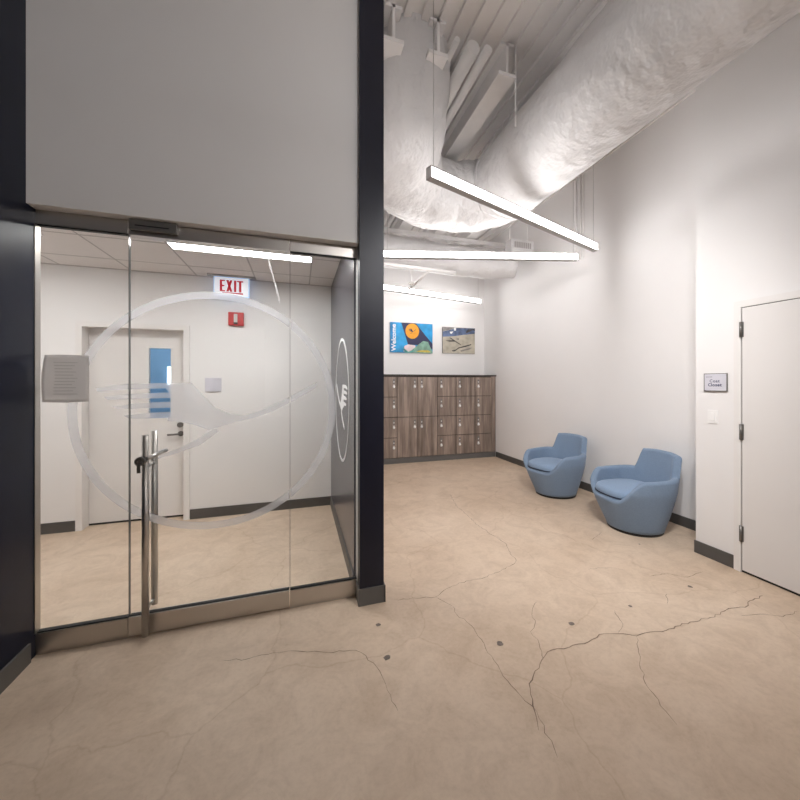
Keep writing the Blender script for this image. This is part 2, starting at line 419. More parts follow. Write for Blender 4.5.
# baseboards
def base(name, *bb, m='base', label='dark rubber baseboard'): bx(name, m, *bb, label=label, cat='baseboard', **S)
base('baseboard_right', 3.875, 3.885, 2.275, 6.5, 0, 0.106, label='dark baseboard behind the blue chairs')
base('baseboard_right_near', 3.390, 3.400, 1.972, 2.283, 0, 0.108, label='dark baseboard below the closet sign')
base('baseboard_inner_back', -1.146, 0.392, 4.570, 4.58, 0, 0.108, label='dark baseboard right of the inner door')
base('baseboard_inner_back_side', -3.25, -2.121, 4.570, 4.58, 0, 0.108, label='dark baseboard left of the inner door')
base('baseboard_inner_right', 0.382, 0.392, 2.64, 4.57, 0, 0.11, label='dark baseboard along the gray panel wall')
base('baseboard_left', -1.392, -1.380, -12, 2.50, 0, 0.105, m='base_light', label='gray baseboard along the navy side wall')
b = mb('base_light'); b.box(0.390, 0.577, 2.428, 2.438, 0, 0.115); b.box(0.390, 0.400, 2.438, 2.55, 0, 0.115); b.box(0.568, 0.578, 2.428, 2.53, 0, 0.115)
b.build('baseboard_partition', label='gray baseboard wrapping the navy wall end', cat='baseboard', **S)
base('baseboard_partition_side', 0.565, 0.575, 2.53, 6.5, 0, 0.106, label='dark baseboard on the locker side of the partition')

# ------------------------------------------------------------------ ceiling steel, pipes and ducts
for i, x in enumerate((0.72, 1.10, 1.75, 2.42, 3.05)):
    b = mb('steel_white')
    b.box(x - .085, x + .085, 2.74, 7.0, 4.22, 4.25); b.box(x - .012, x + .012, 2.74, 7.0, 4.25, ZD - .035); b.box(x - .07, x + .07, 2.74, 7.0, 4.49, ZD - .035)
    b.build('roof_beam', label=['white roof beam hidden nearest the partition', 'white roof beam crossing above the left curve of the duct', 'broad white roof beam above the long pendant end', 'white roof beam over the straight duct', 'white roof beam right of the straight duct'][i], cat='beam', group='white roof beams')
# open web girder crossing in front of the end wall
g = empty('open_web_girder', (2.2, 6.05, 3.92), 'white open-web girder with diagonals crossing before the end wall', 'girder')
mb('steel_white').box(0.57, 3.88, 6.01, 6.09, 4.13, 4.20).build('top_chord', g)
mb('steel_white').box(0.57, 3.88, 6.01, 6.09, 3.92, 3.98).build('bottom_chord', g)
x = 0.62; up = True
while x < 3.7:
    x2 = x + 0.30
    mb('steel_white').cyl((x, 6.05, 3.98 if up else 4.13), (x2, 6.05, 4.13 if up else 3.98), 0.016, 8).build('web_bar', g)
    x = x2; up = not up
# conduits parallel to beams
for i, (x, z, r) in enumerate(((1.42, 4.38, .06), (1.56, 4.40, .04), (1.27, 4.40, .025))):
    mb('steel_white').cyl((x, 2.74, z), (x, 6.99, z + .0), r, 14).build('ceiling_pipe', label=['thick white pipe running under the roof deck', 'medium white pipe beside the thick ceiling pipe', 'thin white conduit left of the thick ceiling pipe'][i], cat='pipe', group='white ceiling pipes')

def sweep(b, pts, rad, seg=36, wob=0.0, seed=1, step=0.06, squash=1.0):
    """smooth tube along a polyline (Catmull-Rom)"""
    P = [Vector(p) for p in pts]; P = [P[0] * 2 - P[1]] + P + [P[-1] * 2 - P[-2]]
    C = []
    for i in range(1, len(P) - 2):
        n = max(2, int((P[i + 1] - P[i]).length / step))
        for k in range(n):
            t = k / n; a, c, d, e = P[i - 1], P[i], P[i + 1], P[i + 2]
            C.append(0.5 * ((2 * c) + (d - a) * t + (2 * a - 5 * c + 4 * d - e) * t * t + (3 * c - a - 3 * d + e) * t ** 3))
    C.append(P[-2]); rr = random.Random(seed); ph = [rr.uniform(0, 6.28) for _ in range(8)]
    rings = []
    for i, c in enumerate(C):
        d = (C[min(i + 1, len(C) - 1)] - C[max(i - 1, 0)]).normalized()
        s_ = d.cross(Vector((0, 0, 1))).normalized(); u = s_.cross(d)
        cur = 0
        ring = []
        for k in range(seg):
            t = 2 * PI * k / seg
            r = rad * (1 + wob * (.55 * math.sin(9 * t + i * .21 + ph[4]) * math.sin(i * .37 + ph[5]) + .45 * math.sin(i * 1.7 + 2 * math.sin(3 * t + ph[6])) + math.sin(3 * t + i * 0.35 + ph[0]) * .5 + math.sin(5 * t - i * .6 + ph[1]) * .35 + math.sin(i * .9 + ph[2]) * .5 + math.sin(2 * t + i * .13 + ph[3]) * .8))
            ring.append(b.bm.verts.new(c + (s_ * math.cos(t) + u * math.sin(t) * squash) * r))
        rings.append(ring)
    for a, c in zip(rings, rings[1:]):
        for k in range(seg): b.face([a[k], a[(k + 1) % seg], c[(k + 1) % seg], c[k]], True)
    b.face(rings[0][::-1]); b.face(rings[-1])
    return C

d1 = empty('wrapped_duct', (2.3, 3.0, 3.4), 'large white wrapped duct curving across the ceiling above the pendants', 'duct')
b = mb('duct'); sweep(b, [(2.27, -3.0, 3.80), (2.27, 1.0, 3.80), (2.27, 2.6, 3.80), (2.27, 3.62, 3.80)], .405, wob=.012, seed=4, step=.12); b.build('straight_run', d1)
b = mb('duct'); sweep(b, [(2.27, 3.50, 3.80), (2.15, 3.82, 3.79), (1.78, 4.00, 3.77), (1.32, 3.92, 3.77), (1.03, 3.62, 3.82), (0.985, 3.32, 3.95), (0.98, 3.20, 4.30), (0.98, 3.18, 4.75)], .395, wob=.034, seed=9, step=.06); b.build('curved_run', d1)
b = mb('duct'); sweep(b, [(2.27, 3.50, 3.80), (2.27, 3.60, 3.80)], .42, wob=.012, seed=4); b.build('collar', d1)
for y in (0.4, 2.75):
    for hx in (1.84, 2.70): mb('steel_white').cyl((hx, y, 3.8), (hx, y, ZD - .036), .008, 8).build('hanger', d1)
d2 = empty('round_duct', (2.2, 5.3, 3.3), 'smaller white round duct low behind the middle pendant', 'duct')
b = mb('duct'); sweep(b, [(0.60, 5.58, 3.66), (1.4, 5.57, 3.63), (2.3, 5.56, 3.60), (2.95, 5.55, 3.60), (3.35, 5.52, 3.61), (3.60, 5.46, 3.63)], .25, wob=.02, seed=5, step=.08); b.build('duct_run', d2)
rg = empty('supply_register', (3.45, 5.05, 3.60), 'white box register with grille hanging behind the middle pendant', 'vent')
bx('box', 'duct', 3.24, 3.66, 4.96, 5.14, 3.60, 3.83, parent=rg)
b = mb('tbar')
for k in range(9): b.box(3.30 + k * .036, 3.318 + k * .036, 4.950, 4.961, 3.70, 3.79)
b.build('grille', rg)
b = mb('steel_white'); b.cyl((3.27, 5.05, 3.83), (3.27, 5.05, ZD - .036), .009, 8); b.cyl((3.60, 5.05, 3.83), (3.60, 5.05, ZD - .036), .009, 8); b.build('hanger_rod', rg)
sp = empty('sprinkler_line', (1.9, 5.15, 3.0), 'white sprinkler pipe with a drop head under the round duct', 'pipe')
mb('steel_white').cyl((0.57, 5.15, 3.29), (2.35, 5.15, 3.25), .028, 16).build('pipe', sp)
mb('steel_white').cyl((1.625, 5.15, 3.27), (1.625, 5.15, 3.03), .016, 12).build('drop_pipe', sp)
b = mb('plate'); b.cyl((1.625, 5.15, 3.03), (1.625, 5.15, 3.00), .045, 16, r1=.03); b.cyl((1.625, 5.15, 3.00), (1.625, 5.15, 2.965), .012, 10); b.cyl((1.625, 5.15, 2.972), (1.625, 5.15, 2.965), .022, 12); b.build('sprinkler_head', sp)
b = mb('steel_white'); b.cyl((1.95, 5.15, 3.28), (1.72, 5.6, 3.05), .02, 10); b.build('brace', sp)
for i, (y, r) in enumerate(((4.24, .008), (4.16, .011), (4.10, .006))):
    b = mb('steel_white'); b.cyl((3.868, y, 3.30), (3.868, y, ZD - .036), r, 10)
    b.build('wall_conduit', label=['thin white conduit on the tall wall, furthest from the closet door', 'thickest white conduit on the tall wall', 'thinnest white conduit on the tall wall, nearest the closet door'][i], cat='conduit', group='white conduits on the tall wall')

# ------------------------------------------------------------------ pendant lights
def pendant(p_near, ang, length, z, label, first=[None]):
    """light at height z; p_near is one end, ang its heading"""
    dx, dy = math.cos(ang), math.sin(ang)
    cx, cy = p_near[0] + dx * length / 2, p_near[1] + dy * length / 2
    root = empty('linear_pendant', (cx, cy, z), label, 'pendant light', 'linear pendant lights'); h = length / 2
    root.rotation_euler = (0, 0, ang)
    def part(b, name, lab=None):
        o = b.build(name, None, origin=(0, 0, 0)); o.parent = root; o.location = (0, 0, 0)
        if lab: o['label'] = lab
        return o
    b = mb('alu'); b.box(-h, h, -.028, .028, 0, .010); b.box(-h, h, -.030, .030, .084, .096); b.box(-h, -h + .006, -.030, .030, 0, .096); b.box(h - .006, h, -.030, .030, 0, .096)
    part(b, 'housing', 'gray metal housing')
    part(mb('lens').box(-h + .006, h - .006, -.027, .027, .010, .084), 'lens', 'glowing white lens')
    for sx in (-1, 1):
        part(mb('chrome').cyl((sx * (h - .05), 0, .096), (sx * (h - .05), 0, ZD - .036 - z), .0028, 6), 'suspension_cable')
    return root
a1 = math.atan2(.82, 2.45)
pendant((0.96, 2.60), a1, 2.57, 3.10, 'long pendant light nearest the glass storefront, ending above the blue chairs')
pendant((3.435, 3.755), math.atan2(.655, -2.33), 2.50, 3.10, 'middle pendant light, appearing level across the locker area')
pendant((3.46, 6.40), math.atan2(-.45, -2.09), 2.50, 3.10, 'farthest pendant light, above the lockers and posters')
pendant((-.40, .10), math.atan2(-2.6, 0.03), 2.50, 3.10, 'pendant light in the lobby near the glass entrance')
pendant((0.90, -0.6), math.atan2(-.25, 1.2), 0.85, 3.10, 'added unseen pendant light in the lobby beside the closet door')  # this pendant and the next two are added to brighten the lobby
pendant((1.35, -2.6), math.atan2(-.4, 1.6), 1.70, 3.10, 'added unseen pendant light in the lobby past the closet door')
pendant((1.95, -5.2), math.atan2(.4, 1.2), 1.25, 3.10, 'added unseen short pendant light farther down the lobby')

# added stem-mounted spotlights, wide fill for floor, chairs and soffit, outside the frame
FILL_W = 130.0
for i, (x, y, tx, ty) in enumerate(((1.25, 0.95, 3.0, 4.6), (1.72, 0.85, 2.9, 4.4), (1.25, -0.9, -0.4, 2.5), (2.70, -0.9, 2.9, 0.8))):
    t = empty('fill_spotlight', (x, y, 3.30), ['added fill spotlight over the lobby between entrance and chairs', 'added fill spotlight over the lobby before the closet wall', 'added fill spotlight behind the entrance side of the lobby', 'added fill spotlight behind the closet side of the lobby'][i], 'spotlight', 'added lobby fill spotlights')
    d = (Vector((tx, ty, 2.6 if i == 2 else 0)) - Vector((x, y, 3.35))).normalized(); p = Vector((x, y, 3.35))
    b = mb('white'); b.cyl(p - d * .09, p + d * .07, .075, 24); b.cyl((x, y, 3.38), (x, y, ZD - .036), .010, 8); b.build('housing', t)
    b = mb('lens'); b.cyl(p + d * .070, p + d * .074, .065, 24); b.build('lens', t)
    ld = bpy.data.lights.new('fill_lamp', 'SPOT'); ld.energy = FILL_W * (1.5, 1.0, .55, .05)[i]; ld.spot_size = math.radians((115, 100, 120, 110)[i]); ld.spot_blend = 1.0; ld.shadow_soft_size = .10; ld.color = (1, .98, .97)
    lo = bpy.data.objects.new('fill_lamp', ld); COL.objects.link(lo); lo.parent = t; lo.location = (p + d * .20) - t.location
    lo.rotation_euler = d.to_track_quat('-Z', 'Y').to_euler()

# recessed light in the glass room
def recessed(x0, x1, y0, y1, label):
    t = empty('recessed_light', ((x0 + x1) / 2, (y0 + y1) / 2, 2.70), label, 'ceiling light', 'recessed lights of the glass room')
    mb('troffer').box(x0 + .008, x1 - .008, y0 + .01, y1 - .01, 2.708, 2.7205).build('lens', t, label='glowing white lens')
    b = mb('white'); b.box(x0, x1, y0, y0 + .01, 2.704, 2.7205); b.box(x0, x1, y1 - .01, y1, 2.704, 2.7205); b.box(x0, x0 + .008, y0 + .01, y1 - .01, 2.704, 2.7205); b.box(x1 - .008, x1, y0 + .01, y1 - .01, 2.704, 2.7205); b.build('frame', t)
recessed(-1.053, .128, 3.505, 3.675, 'long recessed light strip in the tiled ceiling behind the glass')
recessed(-1.053, .128, 2.91, 3.08, 'added hidden recessed light strip just inside the glass storefront')  # this strip and the next are added, out of view, to brighten the room
recessed(-2.88, -1.95, 3.505, 3.675, 'added hidden recessed light strip in front of the inner door side')

# ------------------------------------------------------------------ glass storefront
GY0, GY1 = 2.574, 2.586
XL, XA, XB, XR = -1.392, -0.963, -0.051, 0.400
ECX, ECZ, ER = -0.506, 1.345, 0.760
CRANE = [
 [(-0.36, 0.231), (-0.171, 0.229), (-0.096, 0.136), (0.001, 0.024), (0.114, -0.033), (0.232, -0.046), (0.35, -0.011), (0.534, 0.072), (0.832, 0.239), (0.825, 0.188), (0.629, 0.071), (0.442, -0.025), (0.305, -0.074), (0.143, -0.108), (0.001, -0.150), (-0.041, -0.168), (-0.138, -0.125), (-0.24, -0.092), (-0.345, -0.080), (-0.345, -0.053), (-0.324, -0.005), (-0.324, 0.029), (-0.324, 0.078), (-0.324, 0.109), (-0.335, 0.153), (-0.36, 0.188)],
 [(-0.824, 0.190), (-0.62, 0.224), (-0.36, 0.231), (-0.36, 0.188), (-0.60, 0.180), (-0.81, 0.163)],
 [(-0.774, 0.122), (-0.60, 0.145), (-0.335, 0.153), (-0.324, 0.109), (-0.58, 0.103), (-0.745, 0.098)],
 [(-0.718, 0.046), (-0.56, 0.070), (-0.324, 0.078), (-0.324, 0.029), (-0.56, 0.024), (-0.69, 0.026)],
 [(-0.645, -0.028), (-0.50, -0.010), (-0.324, -0.005), (-0.345, -0.053), (-0.50, -0.056), (-0.61, -0.052)],
 [(-0.028, -0.168), (-0.111, -0.224), (-0.246, -0.295), (-0.404, -0.355), (-0.416, -0.386), (-0.272, -0.345), (-0.111, -0.287), (0.029, -0.177), (0.01, -0.158), (-0.02, -0.156)],
]
def emblem(x0, x1, parent):
    b = mb('frost'); fn = lambda u, v, ww: (ECX + u * ER, ww, ECZ + v * ER)
    b.annulus(fn, 1.0, 0.938, GY1, GY1 + .0006, 128)
    for poly in CRANE: b.prism(poly, fn, GY1, GY1 + .0006)
    b.clipx(x0, x1)
    return b.build('frosted_emblem', parent, label='frosted white film emblem of a ring and flying crane')

def sidelight(name, x0, x1, label, mull):
    r = empty(name, ((x0 + x1) / 2, 2.58, 0), label, 'window', **S)
    bx('glass_pane', 'glass', x0 + .003, x1 - .003, GY0, GY1, 0.10, 2.425, parent=r)
    for ex_ in ((x0 + .0018, x0 + .003), (x1 - .003, x1 - .0018)): bx('polished_edge', 'paneedge', *ex_, GY0, GY1, 0.124, 2.406, parent=r, label='gray polished glass edge')
    bx('bottom_rail', 'steel', x0, x1 - .002, 2.557, 2.603, 0.0, 0.118, parent=r)
    bx('bottom_gasket', 'black', x0, x1, 2.565, 2.595, 0.118, 0.124, parent=r)
    bx('top_rail', 'steel', x0, x1 - .002, 2.557, 2.603, 2.412, 2.4895, parent=r)
    bx('top_gasket', 'black', x0, x1, 2.565, 2.595, 2.406, 2.412, parent=r)
    if mull: bx('wall_channel', 'steel', x0, x0 + .004, 2.545, 2.590, 0.124, 2.406, parent=r)
    return r
w1 = sidelight('window_1', XL, XA, 'narrow fixed glass sidelight beside the navy side wall', True)
w2 = sidelight('window_2', XB, XR, 'fixed glass sidelight beside the navy wall end', False)
emblem(XL, XA - .004, w1); emblem(XB + .004, XR, w2)
dr = empty('door_1', (XA, 2.58, 0), 'frameless glass entrance door with tall steel pull bars', 'door', **S)
bx('glass_pane', 'glass', XA + .004, XB - .004, GY0, GY1, 0.10, 2.42, parent=dr)
for ex_ in ((XA + .0028, XA + .004), (XB - .004, XB - .0028)): bx('polished_edge', 'paneedge', *ex_, GY0, GY1, 0.126, 2.404, parent=dr, label='gray polished glass edge')
bx('bottom_rail', 'steel', XA + .005, XB - .005, 2.553, 2.607, 0.010, 0.122, parent=dr)
bx('bottom_gasket', 'black', XA + .005, XB - .005, 2.566, 2.594, 0.122, 0.126, parent=dr)
bx('top_rail', 'steel', XA + .005, XB - .005, 2.553, 2.607, 2.404, 2.482, parent=dr)
b = mb('hinge'); b.box(XA + .02, -0.70, 2.515, 2.553, 2.425, 2.488, bev=.004); b.mat(M['black']); b.box(XA + .05, -.74, 2.512, 2.516, 2.447, 2.453); b.build('door_closer', dr, label='small dark closer cover on the top rail')
emblem(XA + .004, XB - .004, dr)
PX, PF, PB = -.857, 2.505, 2.645
o = mb('steel').cyl((PX, PF, .028), (PX, PF, 1.212), .0185, 24).build('pull_bar', dr, label='tall round steel pull bar on the lobby side')
b = mb('chrome'); [b.cyl((PX, PF, z), (PX, 2.574, z), .009, 12) for z in (.17, 1.02)]; b.build('standoff', o)
o = mb('steel').cyl((PX, PB, .135), (PX, PB, 1.222), .0185, 24).build('pull_bar', dr, label='tall round steel pull bar on the inner side')
b = mb('chrome'); [b.cyl((PX, 2.586, z), (PX, PB, z), .009, 12) for z in (.17, 1.02)]; b.build('standoff', o)
b = mb('hinge'); b.cyl((PX - .012, PF - .05, 1.065), (PX - .012, PF - .018, 1.065), .026, 20)
b.mat(M['chrome']); b.cyl((PX - .012, PF - .056, 1.065), (PX - .012, PF - .050, 1.065), .010, 12); b.cyl((PX + .012, PF - .02, 1.075), (PX + .045, PB + .06, 1.085), .012, 14)
b.mat(M['hinge']); b.box(PX - .024, PX - .006, PF - .056, PF - .050, 1.000, 1.050, bev=.002)
b.build('lock_cylinder', dr, label='keyed lock cylinder crossing both pull bars')

# sheet of paper taped to the narrow sidelight
pp = empty('paper_notice', (-1.26, 2.572, 1.41), 'gray backlit sheet of paper taped to the narrow glass sidelight', 'paper')
b = mb('paper'); nx, nz = 12, 12; G = []
for i in range(nx + 1):
    row = []
    for k in range(nz + 1):
        u, vv = i / nx, k / nz
        x = -1.362 + .205 * u + .010 * vv * (1 - u) + .010 * math.sin(vv * PI) * -(1 - u) * .6
        z = 1.412 + .266 * vv + .004 * math.sin(u * PI) * (1 if vv > .5 else -1)
        row.append(b.bm.verts.new((x, 2.571 - .014 * (1 - u) ** 2 * (1 + .5 * math.sin(vv * 3)), z)))
    G.append(row)
for i in range(nx):
    for k in range(nz): b.face([G[i][k], G[i + 1][k], G[i + 1][k + 1], G[i][k + 1]], True)
sheet = b.build('sheet', pp)
b = mb('paper_ink')
for k in range(11):
    z = 1.635 - k * .018; b.box(-1.315, -1.205 - .03 * ((k * 7) % 5) / 5, 2.5592, 2.5596, z, z + .004)
b.build('faint_print', pp)
md = sheet.modifiers.new('thickness', 'SOLIDIFY'); md.thickness = 0.0004

# ------------------------------------------------------------------ emblem on the gray wall in the glass room
b = mb('white_print'); fn = lambda u, v, ww: (ww, 3.435 + u * .535, 1.362 + v * .578)
b.annulus(fn, 1.0, 0.955, .3895, .392, 96)
for poly in CRANE: b.prism([(p[0] * .97, p[1] * 1.12 - .01) for p in poly], fn, .3895, .392)
b.build('wall_emblem', label='white ring and crane emblem on the glossy gray wall', cat='emblem')

# ------------------------------------------------------------------ inner room: door, signs
d = empty('door_2', (DX0, 4.70, 0), 'white inner door with a narrow window strip', 'door', **S)
WX0, WX1, WZ0, WZ1 = -1.575, -1.364, 1.126, 1.909
b = mb('door'); y0, y1 = 4.700, 4.745
b.box(DX0 + .004, WX0, y0, y1, .022, DZ - .004); b.box(WX1, DX1 - .004, y0, y1, .022, DZ - .004); b.box(WX0, WX1, y0, y1, .022, WZ0); b.box(WX0, WX1, y0, y1, WZ1, DZ - .004)
leaf = b.build('door_leaf', d)
bx('window_pane', 'bluepane', WX0, WX1, 4.720, 4.726, WZ0, WZ1, parent=leaf)
b = mb('trim'); b.box(WX0 - .012, WX0, 4.696, 4.700, WZ0 - .012, WZ1 + .012); b.box(WX1, WX1 + .012, 4.696, 4.700, WZ0 - .012, WZ1 + .012); b.box(WX0, WX1, 4.696, 4.700, WZ1, WZ1 + .012); b.box(WX0, WX1, 4.696, 4.700, WZ0 - .012, WZ0); b.build('window_bead', leaf)
b = mb('trim'); b.box(DX0 - .050, DX0 + .003, 4.566, 4.699, 0, DZ + .050); b.box(DX1 - .003, DX1 + .056, 4.566, 4.699, 0, DZ + .050); b.box(DX0 + .003, DX1 - .003, 4.566, 4.699, DZ - .003, DZ + .050); b.build('door_frame', d)
bx('threshold_gap', 'black', DX0, DX1, 4.705, 4.75, 0.0005, .020, parent=d)
b = mb('hinge'); b.cyl((-1.266, 4.700, .945), (-1.266, 4.655, .945), .012, 12); b.cyl((-1.266, 4.700, .945), (-1.266, 4.690, .945), .030, 20); b.cyl((-1.258, 4.655, .945), (-1.385, 4.655, .940), .011, 12); b.build('lever_handle', leaf, label='brushed lever handle')
b = mb('hinge'); b.cyl((-1.272, 4.700, 1.045), (-1.272, 4.682, 1.045), .030, 20); b.build('deadbolt', leaf)

# exit sign (hung at the ceiling in front of the back wall)
SXc, SY = -.705, 4.44
ex = empty('exit_sign', (SXc, SY, 2.485), 'lit exit sign with red letters hanging from the tiled ceiling', 'sign')
bx('housing', 'exit_edge', SXc - .180, SXc + .180, SY, SY + .03, 2.487, 2.700, parent=ex, label='pale blue glowing edge')
bx('face_panel', 'exit_face', SXc - .170, SXc + .170, SY - .003, SY, 2.496, 2.692, parent=ex)
bx('canopy', 'alu', SXc - .24, SXc + .24, SY - .02, SY + .05, 2.700, 2.7215, parent=ex)
b = mb('exit_red'); fy = lambda u, v, ww: (SXc + u, ww, 2.602 + v); H = .064; s_ = .024
def st(pts): b.prism(pts, fy, SY - .0045, SY - .003)
def rect(x0, x1, z0, z1): st([(x0, z0), (x1, z0), (x1, z1), (x0, z1)])
x = -.118; rect(x, x + s_, -H, H); rect(x + s_, x + .052, H - .015, H); rect(x + s_, x + .046, -.008, .008); rect(x + s_, x + .052, -H, -H + .015)
x = -.054; wv = .062; st([(x, -H), (x + s_, -H), (x + wv, H), (x + wv - s_, H)]); st([(x, H), (x + s_, H), (x + wv, -H), (x + wv - s_, -H)])
x = .024; rect(x, x + s_, -H, H)
x = .055; rect(x, x + .064, H - .015, H); rect(x + .020, x + .044, -H, H - .015)
b.build('exit_lettering', ex, label='red letters EXIT')
b = mb('exit_red'); st([(-.100, -.072), (-.09, -.078), (.118, -.089), (.118, -.073)]); b.build('underline', ex)

fa = empty('fire_alarm', (-.677, 4.57, 2.18), 'red fire alarm strobe on the wall below the exit sign', 'alarm')
bx('body', 'red', -.757, -.597, 4.540, 4.58, 2.180, 2.332, parent=fa, bev=.006)
bx('strobe', 'plate', -.697, -.660, 4.525, 4.540, 2.215, 2.310, parent=fa, bev=.004, label='pale strobe lens')
bx('strobe_base', 'black', -.700, -.657, 4.528, 4.540, 2.193, 2.212, parent=fa)
b = mb('silver')
def curved_plate_x(b, x0, x1, yw, z0, z1, bul):
    n = 10
    P = [(x0 + (x1 - x0) * i / n, yw - .006 - bul * math.sin(PI * i / n)) for i in range(n + 1)]
    b.prism([(p[0], p[1]) for p in P] + [(x1, yw), (x0, yw)], lambda u, v, ww: (u, v, ww), z0, z1)
curved_plate_x(b, -.998, -.832, 4.58, 1.424, 1.578, .012)
rs = b.build('room_sign', label='blank silver curved room sign right of the inner door', cat='sign')

# ------------------------------------------------------------------ closet door, sign and switch on the projecting wall
W = 3.400
d = empty('door_3', (W, 1.915, 0), 'white closet door with three hinges in the projecting wall', 'door', **S)
Y1 = 1.918; Y0 = 1.00
bx('shadow_gap', 'black', W - .002, W, Y0 - .004, Y1 + .004, 0.0005, 2.128, parent=d)
bx('door_leaf', 'door', W - .012, W - .002, Y0, Y1 - .003, .020, 2.122, parent=d)
b = mb('trim'); b.box(W - .016, W, Y1 + .004, 1.972, 0, 2.180); b.box(W - .016, W, Y0 - .058, Y0 - .004, 0, 2.180); b.box(W - .016, W, Y0 - .004, Y1 + .004, 2.128, 2.180); b.build('door_frame', d)
for z0, z1 in ((1.888, 2.010), (1.064, 1.190), (.248, .372)):
    b = mb('hinge'); b.cyl((W - .022, Y1 + .001, z0), (W - .022, Y1 + .001, z1), .0095, 12); b.box(W - .0175, W - .0125, Y1 - .014, Y1 + .016, z0, z1); b.build('hinge', d)
b = mb('chrome'); b.cyl((W - .012, 1.07, .965), (W - .06, 1.07, .965), .012, 12); b.cyl((W - .012, 1.07, .965), (W - .02, 1.07, .965), .028, 20); b.cyl((W - .06, 1.07, .965), (W - .06, 1.19, .963), .010, 12); b.build('lever_handle', d)

sg = empty('closet_sign', (W, 2.11, 1.449), 'silver curved sign reading Coat Closet beside the closet door', 'sign')
b = mb('silver')
n = 12; ya, yb = 2.197, 2.027
P = [(ya + (yb - ya) * i / n, W - .010 - .010 * math.sin(PI * i / n)) for i in range(n + 1)]
b.prism([(p[1], p[0]) for p in P] + [(W, yb), (W, ya)], lambda u, v, ww: (u, v, ww), 1.455, 1.597); b.build('plate', sg)
b = mb('hinge'); b.box(W - .013, W, yb - .004, ya + .004, 1.448, 1.455); b.box(W - .013, W, yb - .004, ya + .004, 1.597, 1.602); b.box(W - .012, W, yb - .004, yb, 1.448, 1.602); b.box(W - .012, W, ya, ya + .004, 1.448, 1.602); b.build('edge_trim', sg, label='darker metal edge of the plate')
def fnw(cy, cz): return lambda u, v, ww: (W - .010 - .010 * max(0, math.sin(PI * (ya - (cy - u)) / (ya - yb))) - .0004 - ww, cy - u, cz + v)
b = mb('ink'); text_into(b, 'Coat', .036, fnw(2.112, 1.536), depth=.0004, bold=.0005, spacing=1.1); text_into(b, 'Closet', .036, fnw(2.112, 1.503), depth=.0004, bold=.0012, spacing=1.1); b.build('lettering', sg, label='dark blue letters')
b = mb('ink2')
for k in range(5): b.prism([(0, 0), (.006, 0), (.006, .008), (0, .008)], (lambda c: lambda u, v, ww: fnw(c, 1.568)(u, v, ww))(2.180 - k * .011), 0, .0006)
b.build('small_marks', sg)
sw = empty('light_switch', (W, 2.135, 1.170), 'white light switch below the Coat Closet sign', 'switch')
bx('plate', 'white', W - .006, W, 2.096, 2.174, 1.170, 1.286, parent=sw, bev=.002)
bx('rocker', 'white', W - .010, W - .006, 2.118, 2.152, 1.195, 1.262, parent=sw, bev=.0015)

# ------------------------------------------------------------------ lockers
LY = 6.52
def locker(x0, x1, rows, side, label):
    r = empty('locker_cabinet', ((x0 + x1) / 2, LY, .105), label, 'lockers', 'wood laminate lockers under the posters')
    bx('body', 'carcass', x0, x1, LY + .002, 6.99, .106, 1.652, parent=r)
    z1 = 1.640; zt = z1; hh = (1.640 - .106) / rows
    for k in range(rows):
        za = 1.640 - hh * (k + 1); zb = 1.640 - hh * k
        dd = bx('door', 'wood', x0 + .006, x1 - .006, LY - .018, LY + .002, za + .006, zb - .006, parent=r, bev=.0015)
        kx = x0 + .078 if side < 0 else x1 - .062
        b = mb('tbar'); b.box(kx - .022, kx + .022, LY - .022, LY - .018, zb - .215, zb - .150, bev=.002); b.mat(M['white']); b.cyl((kx, LY - .022, zb - .190), (kx, LY - .042, zb - .190), .024, 18, r1=.017)
        b.cyl((kx, LY - .018, zb - .160), (kx, LY - .024, zb - .160), .007, 8); b.build('lock', dd, label='small chrome cam lock')
        b = mb('plate'); b.box(kx - .010, kx + .010, LY - .0215, LY - .018, zb - .112, zb - .085, bev=.001); b.mat(M['hinge']); b.box(kx - .020, kx + .020, LY - .020, LY - .018, zb - .135, zb - .050); b.build('number_tag', dd)
    return r
xs = (0.958, 1.366, 1.771, 2.182, 2.590, 2.985, 3.400, 3.772)
locker(xs[0], xs[1], 4, 1, 'four-door locker column hidden behind the navy wall end')
locker(xs[1], xs[2], 4, 1, 'four-door locker column beside the navy wall end, half hidden')
locker(xs[2], xs[3], 2, 1, 'two-door locker column with its locks along the right edge')
locker(xs[3], xs[4], 2, -1, 'two-door locker column with its locks along the left edge')
locker(xs[4], xs[5], 4, -1, 'four-door locker column next to the two-door columns')
locker(xs[5], xs[6], 4, -1, 'four-door locker column second from the tall right wall')
locker(xs[6], xs[7], 4, -1, 'four-door locker column closest to the tall right wall')
bx('filler_panel', 'wood', 3.776, 3.872, LY - .016, 6.99, .106, 1.652, label='narrow wood filler between the last locker and the tall wall', cat='panel')
bx('locker_counter', 'counter', 0.585, 3.884, LY - .028, 6.995, 1.654, 1.682, bev=.002, label='thin dark top lying over the whole locker row', cat='countertop')
bx('locker_plinth', 'base_light', 0.585, 3.872, LY - .006, 6.95, 0, .104, label='dark toe kick under the locker row', cat='plinth')
b = mb('wood'); b.box(0.585, .955, LY - .016, 6.99, .106, 1.652); b.build('filler_panel', label='wide wood end panel between the lockers and the partition', cat='panel')

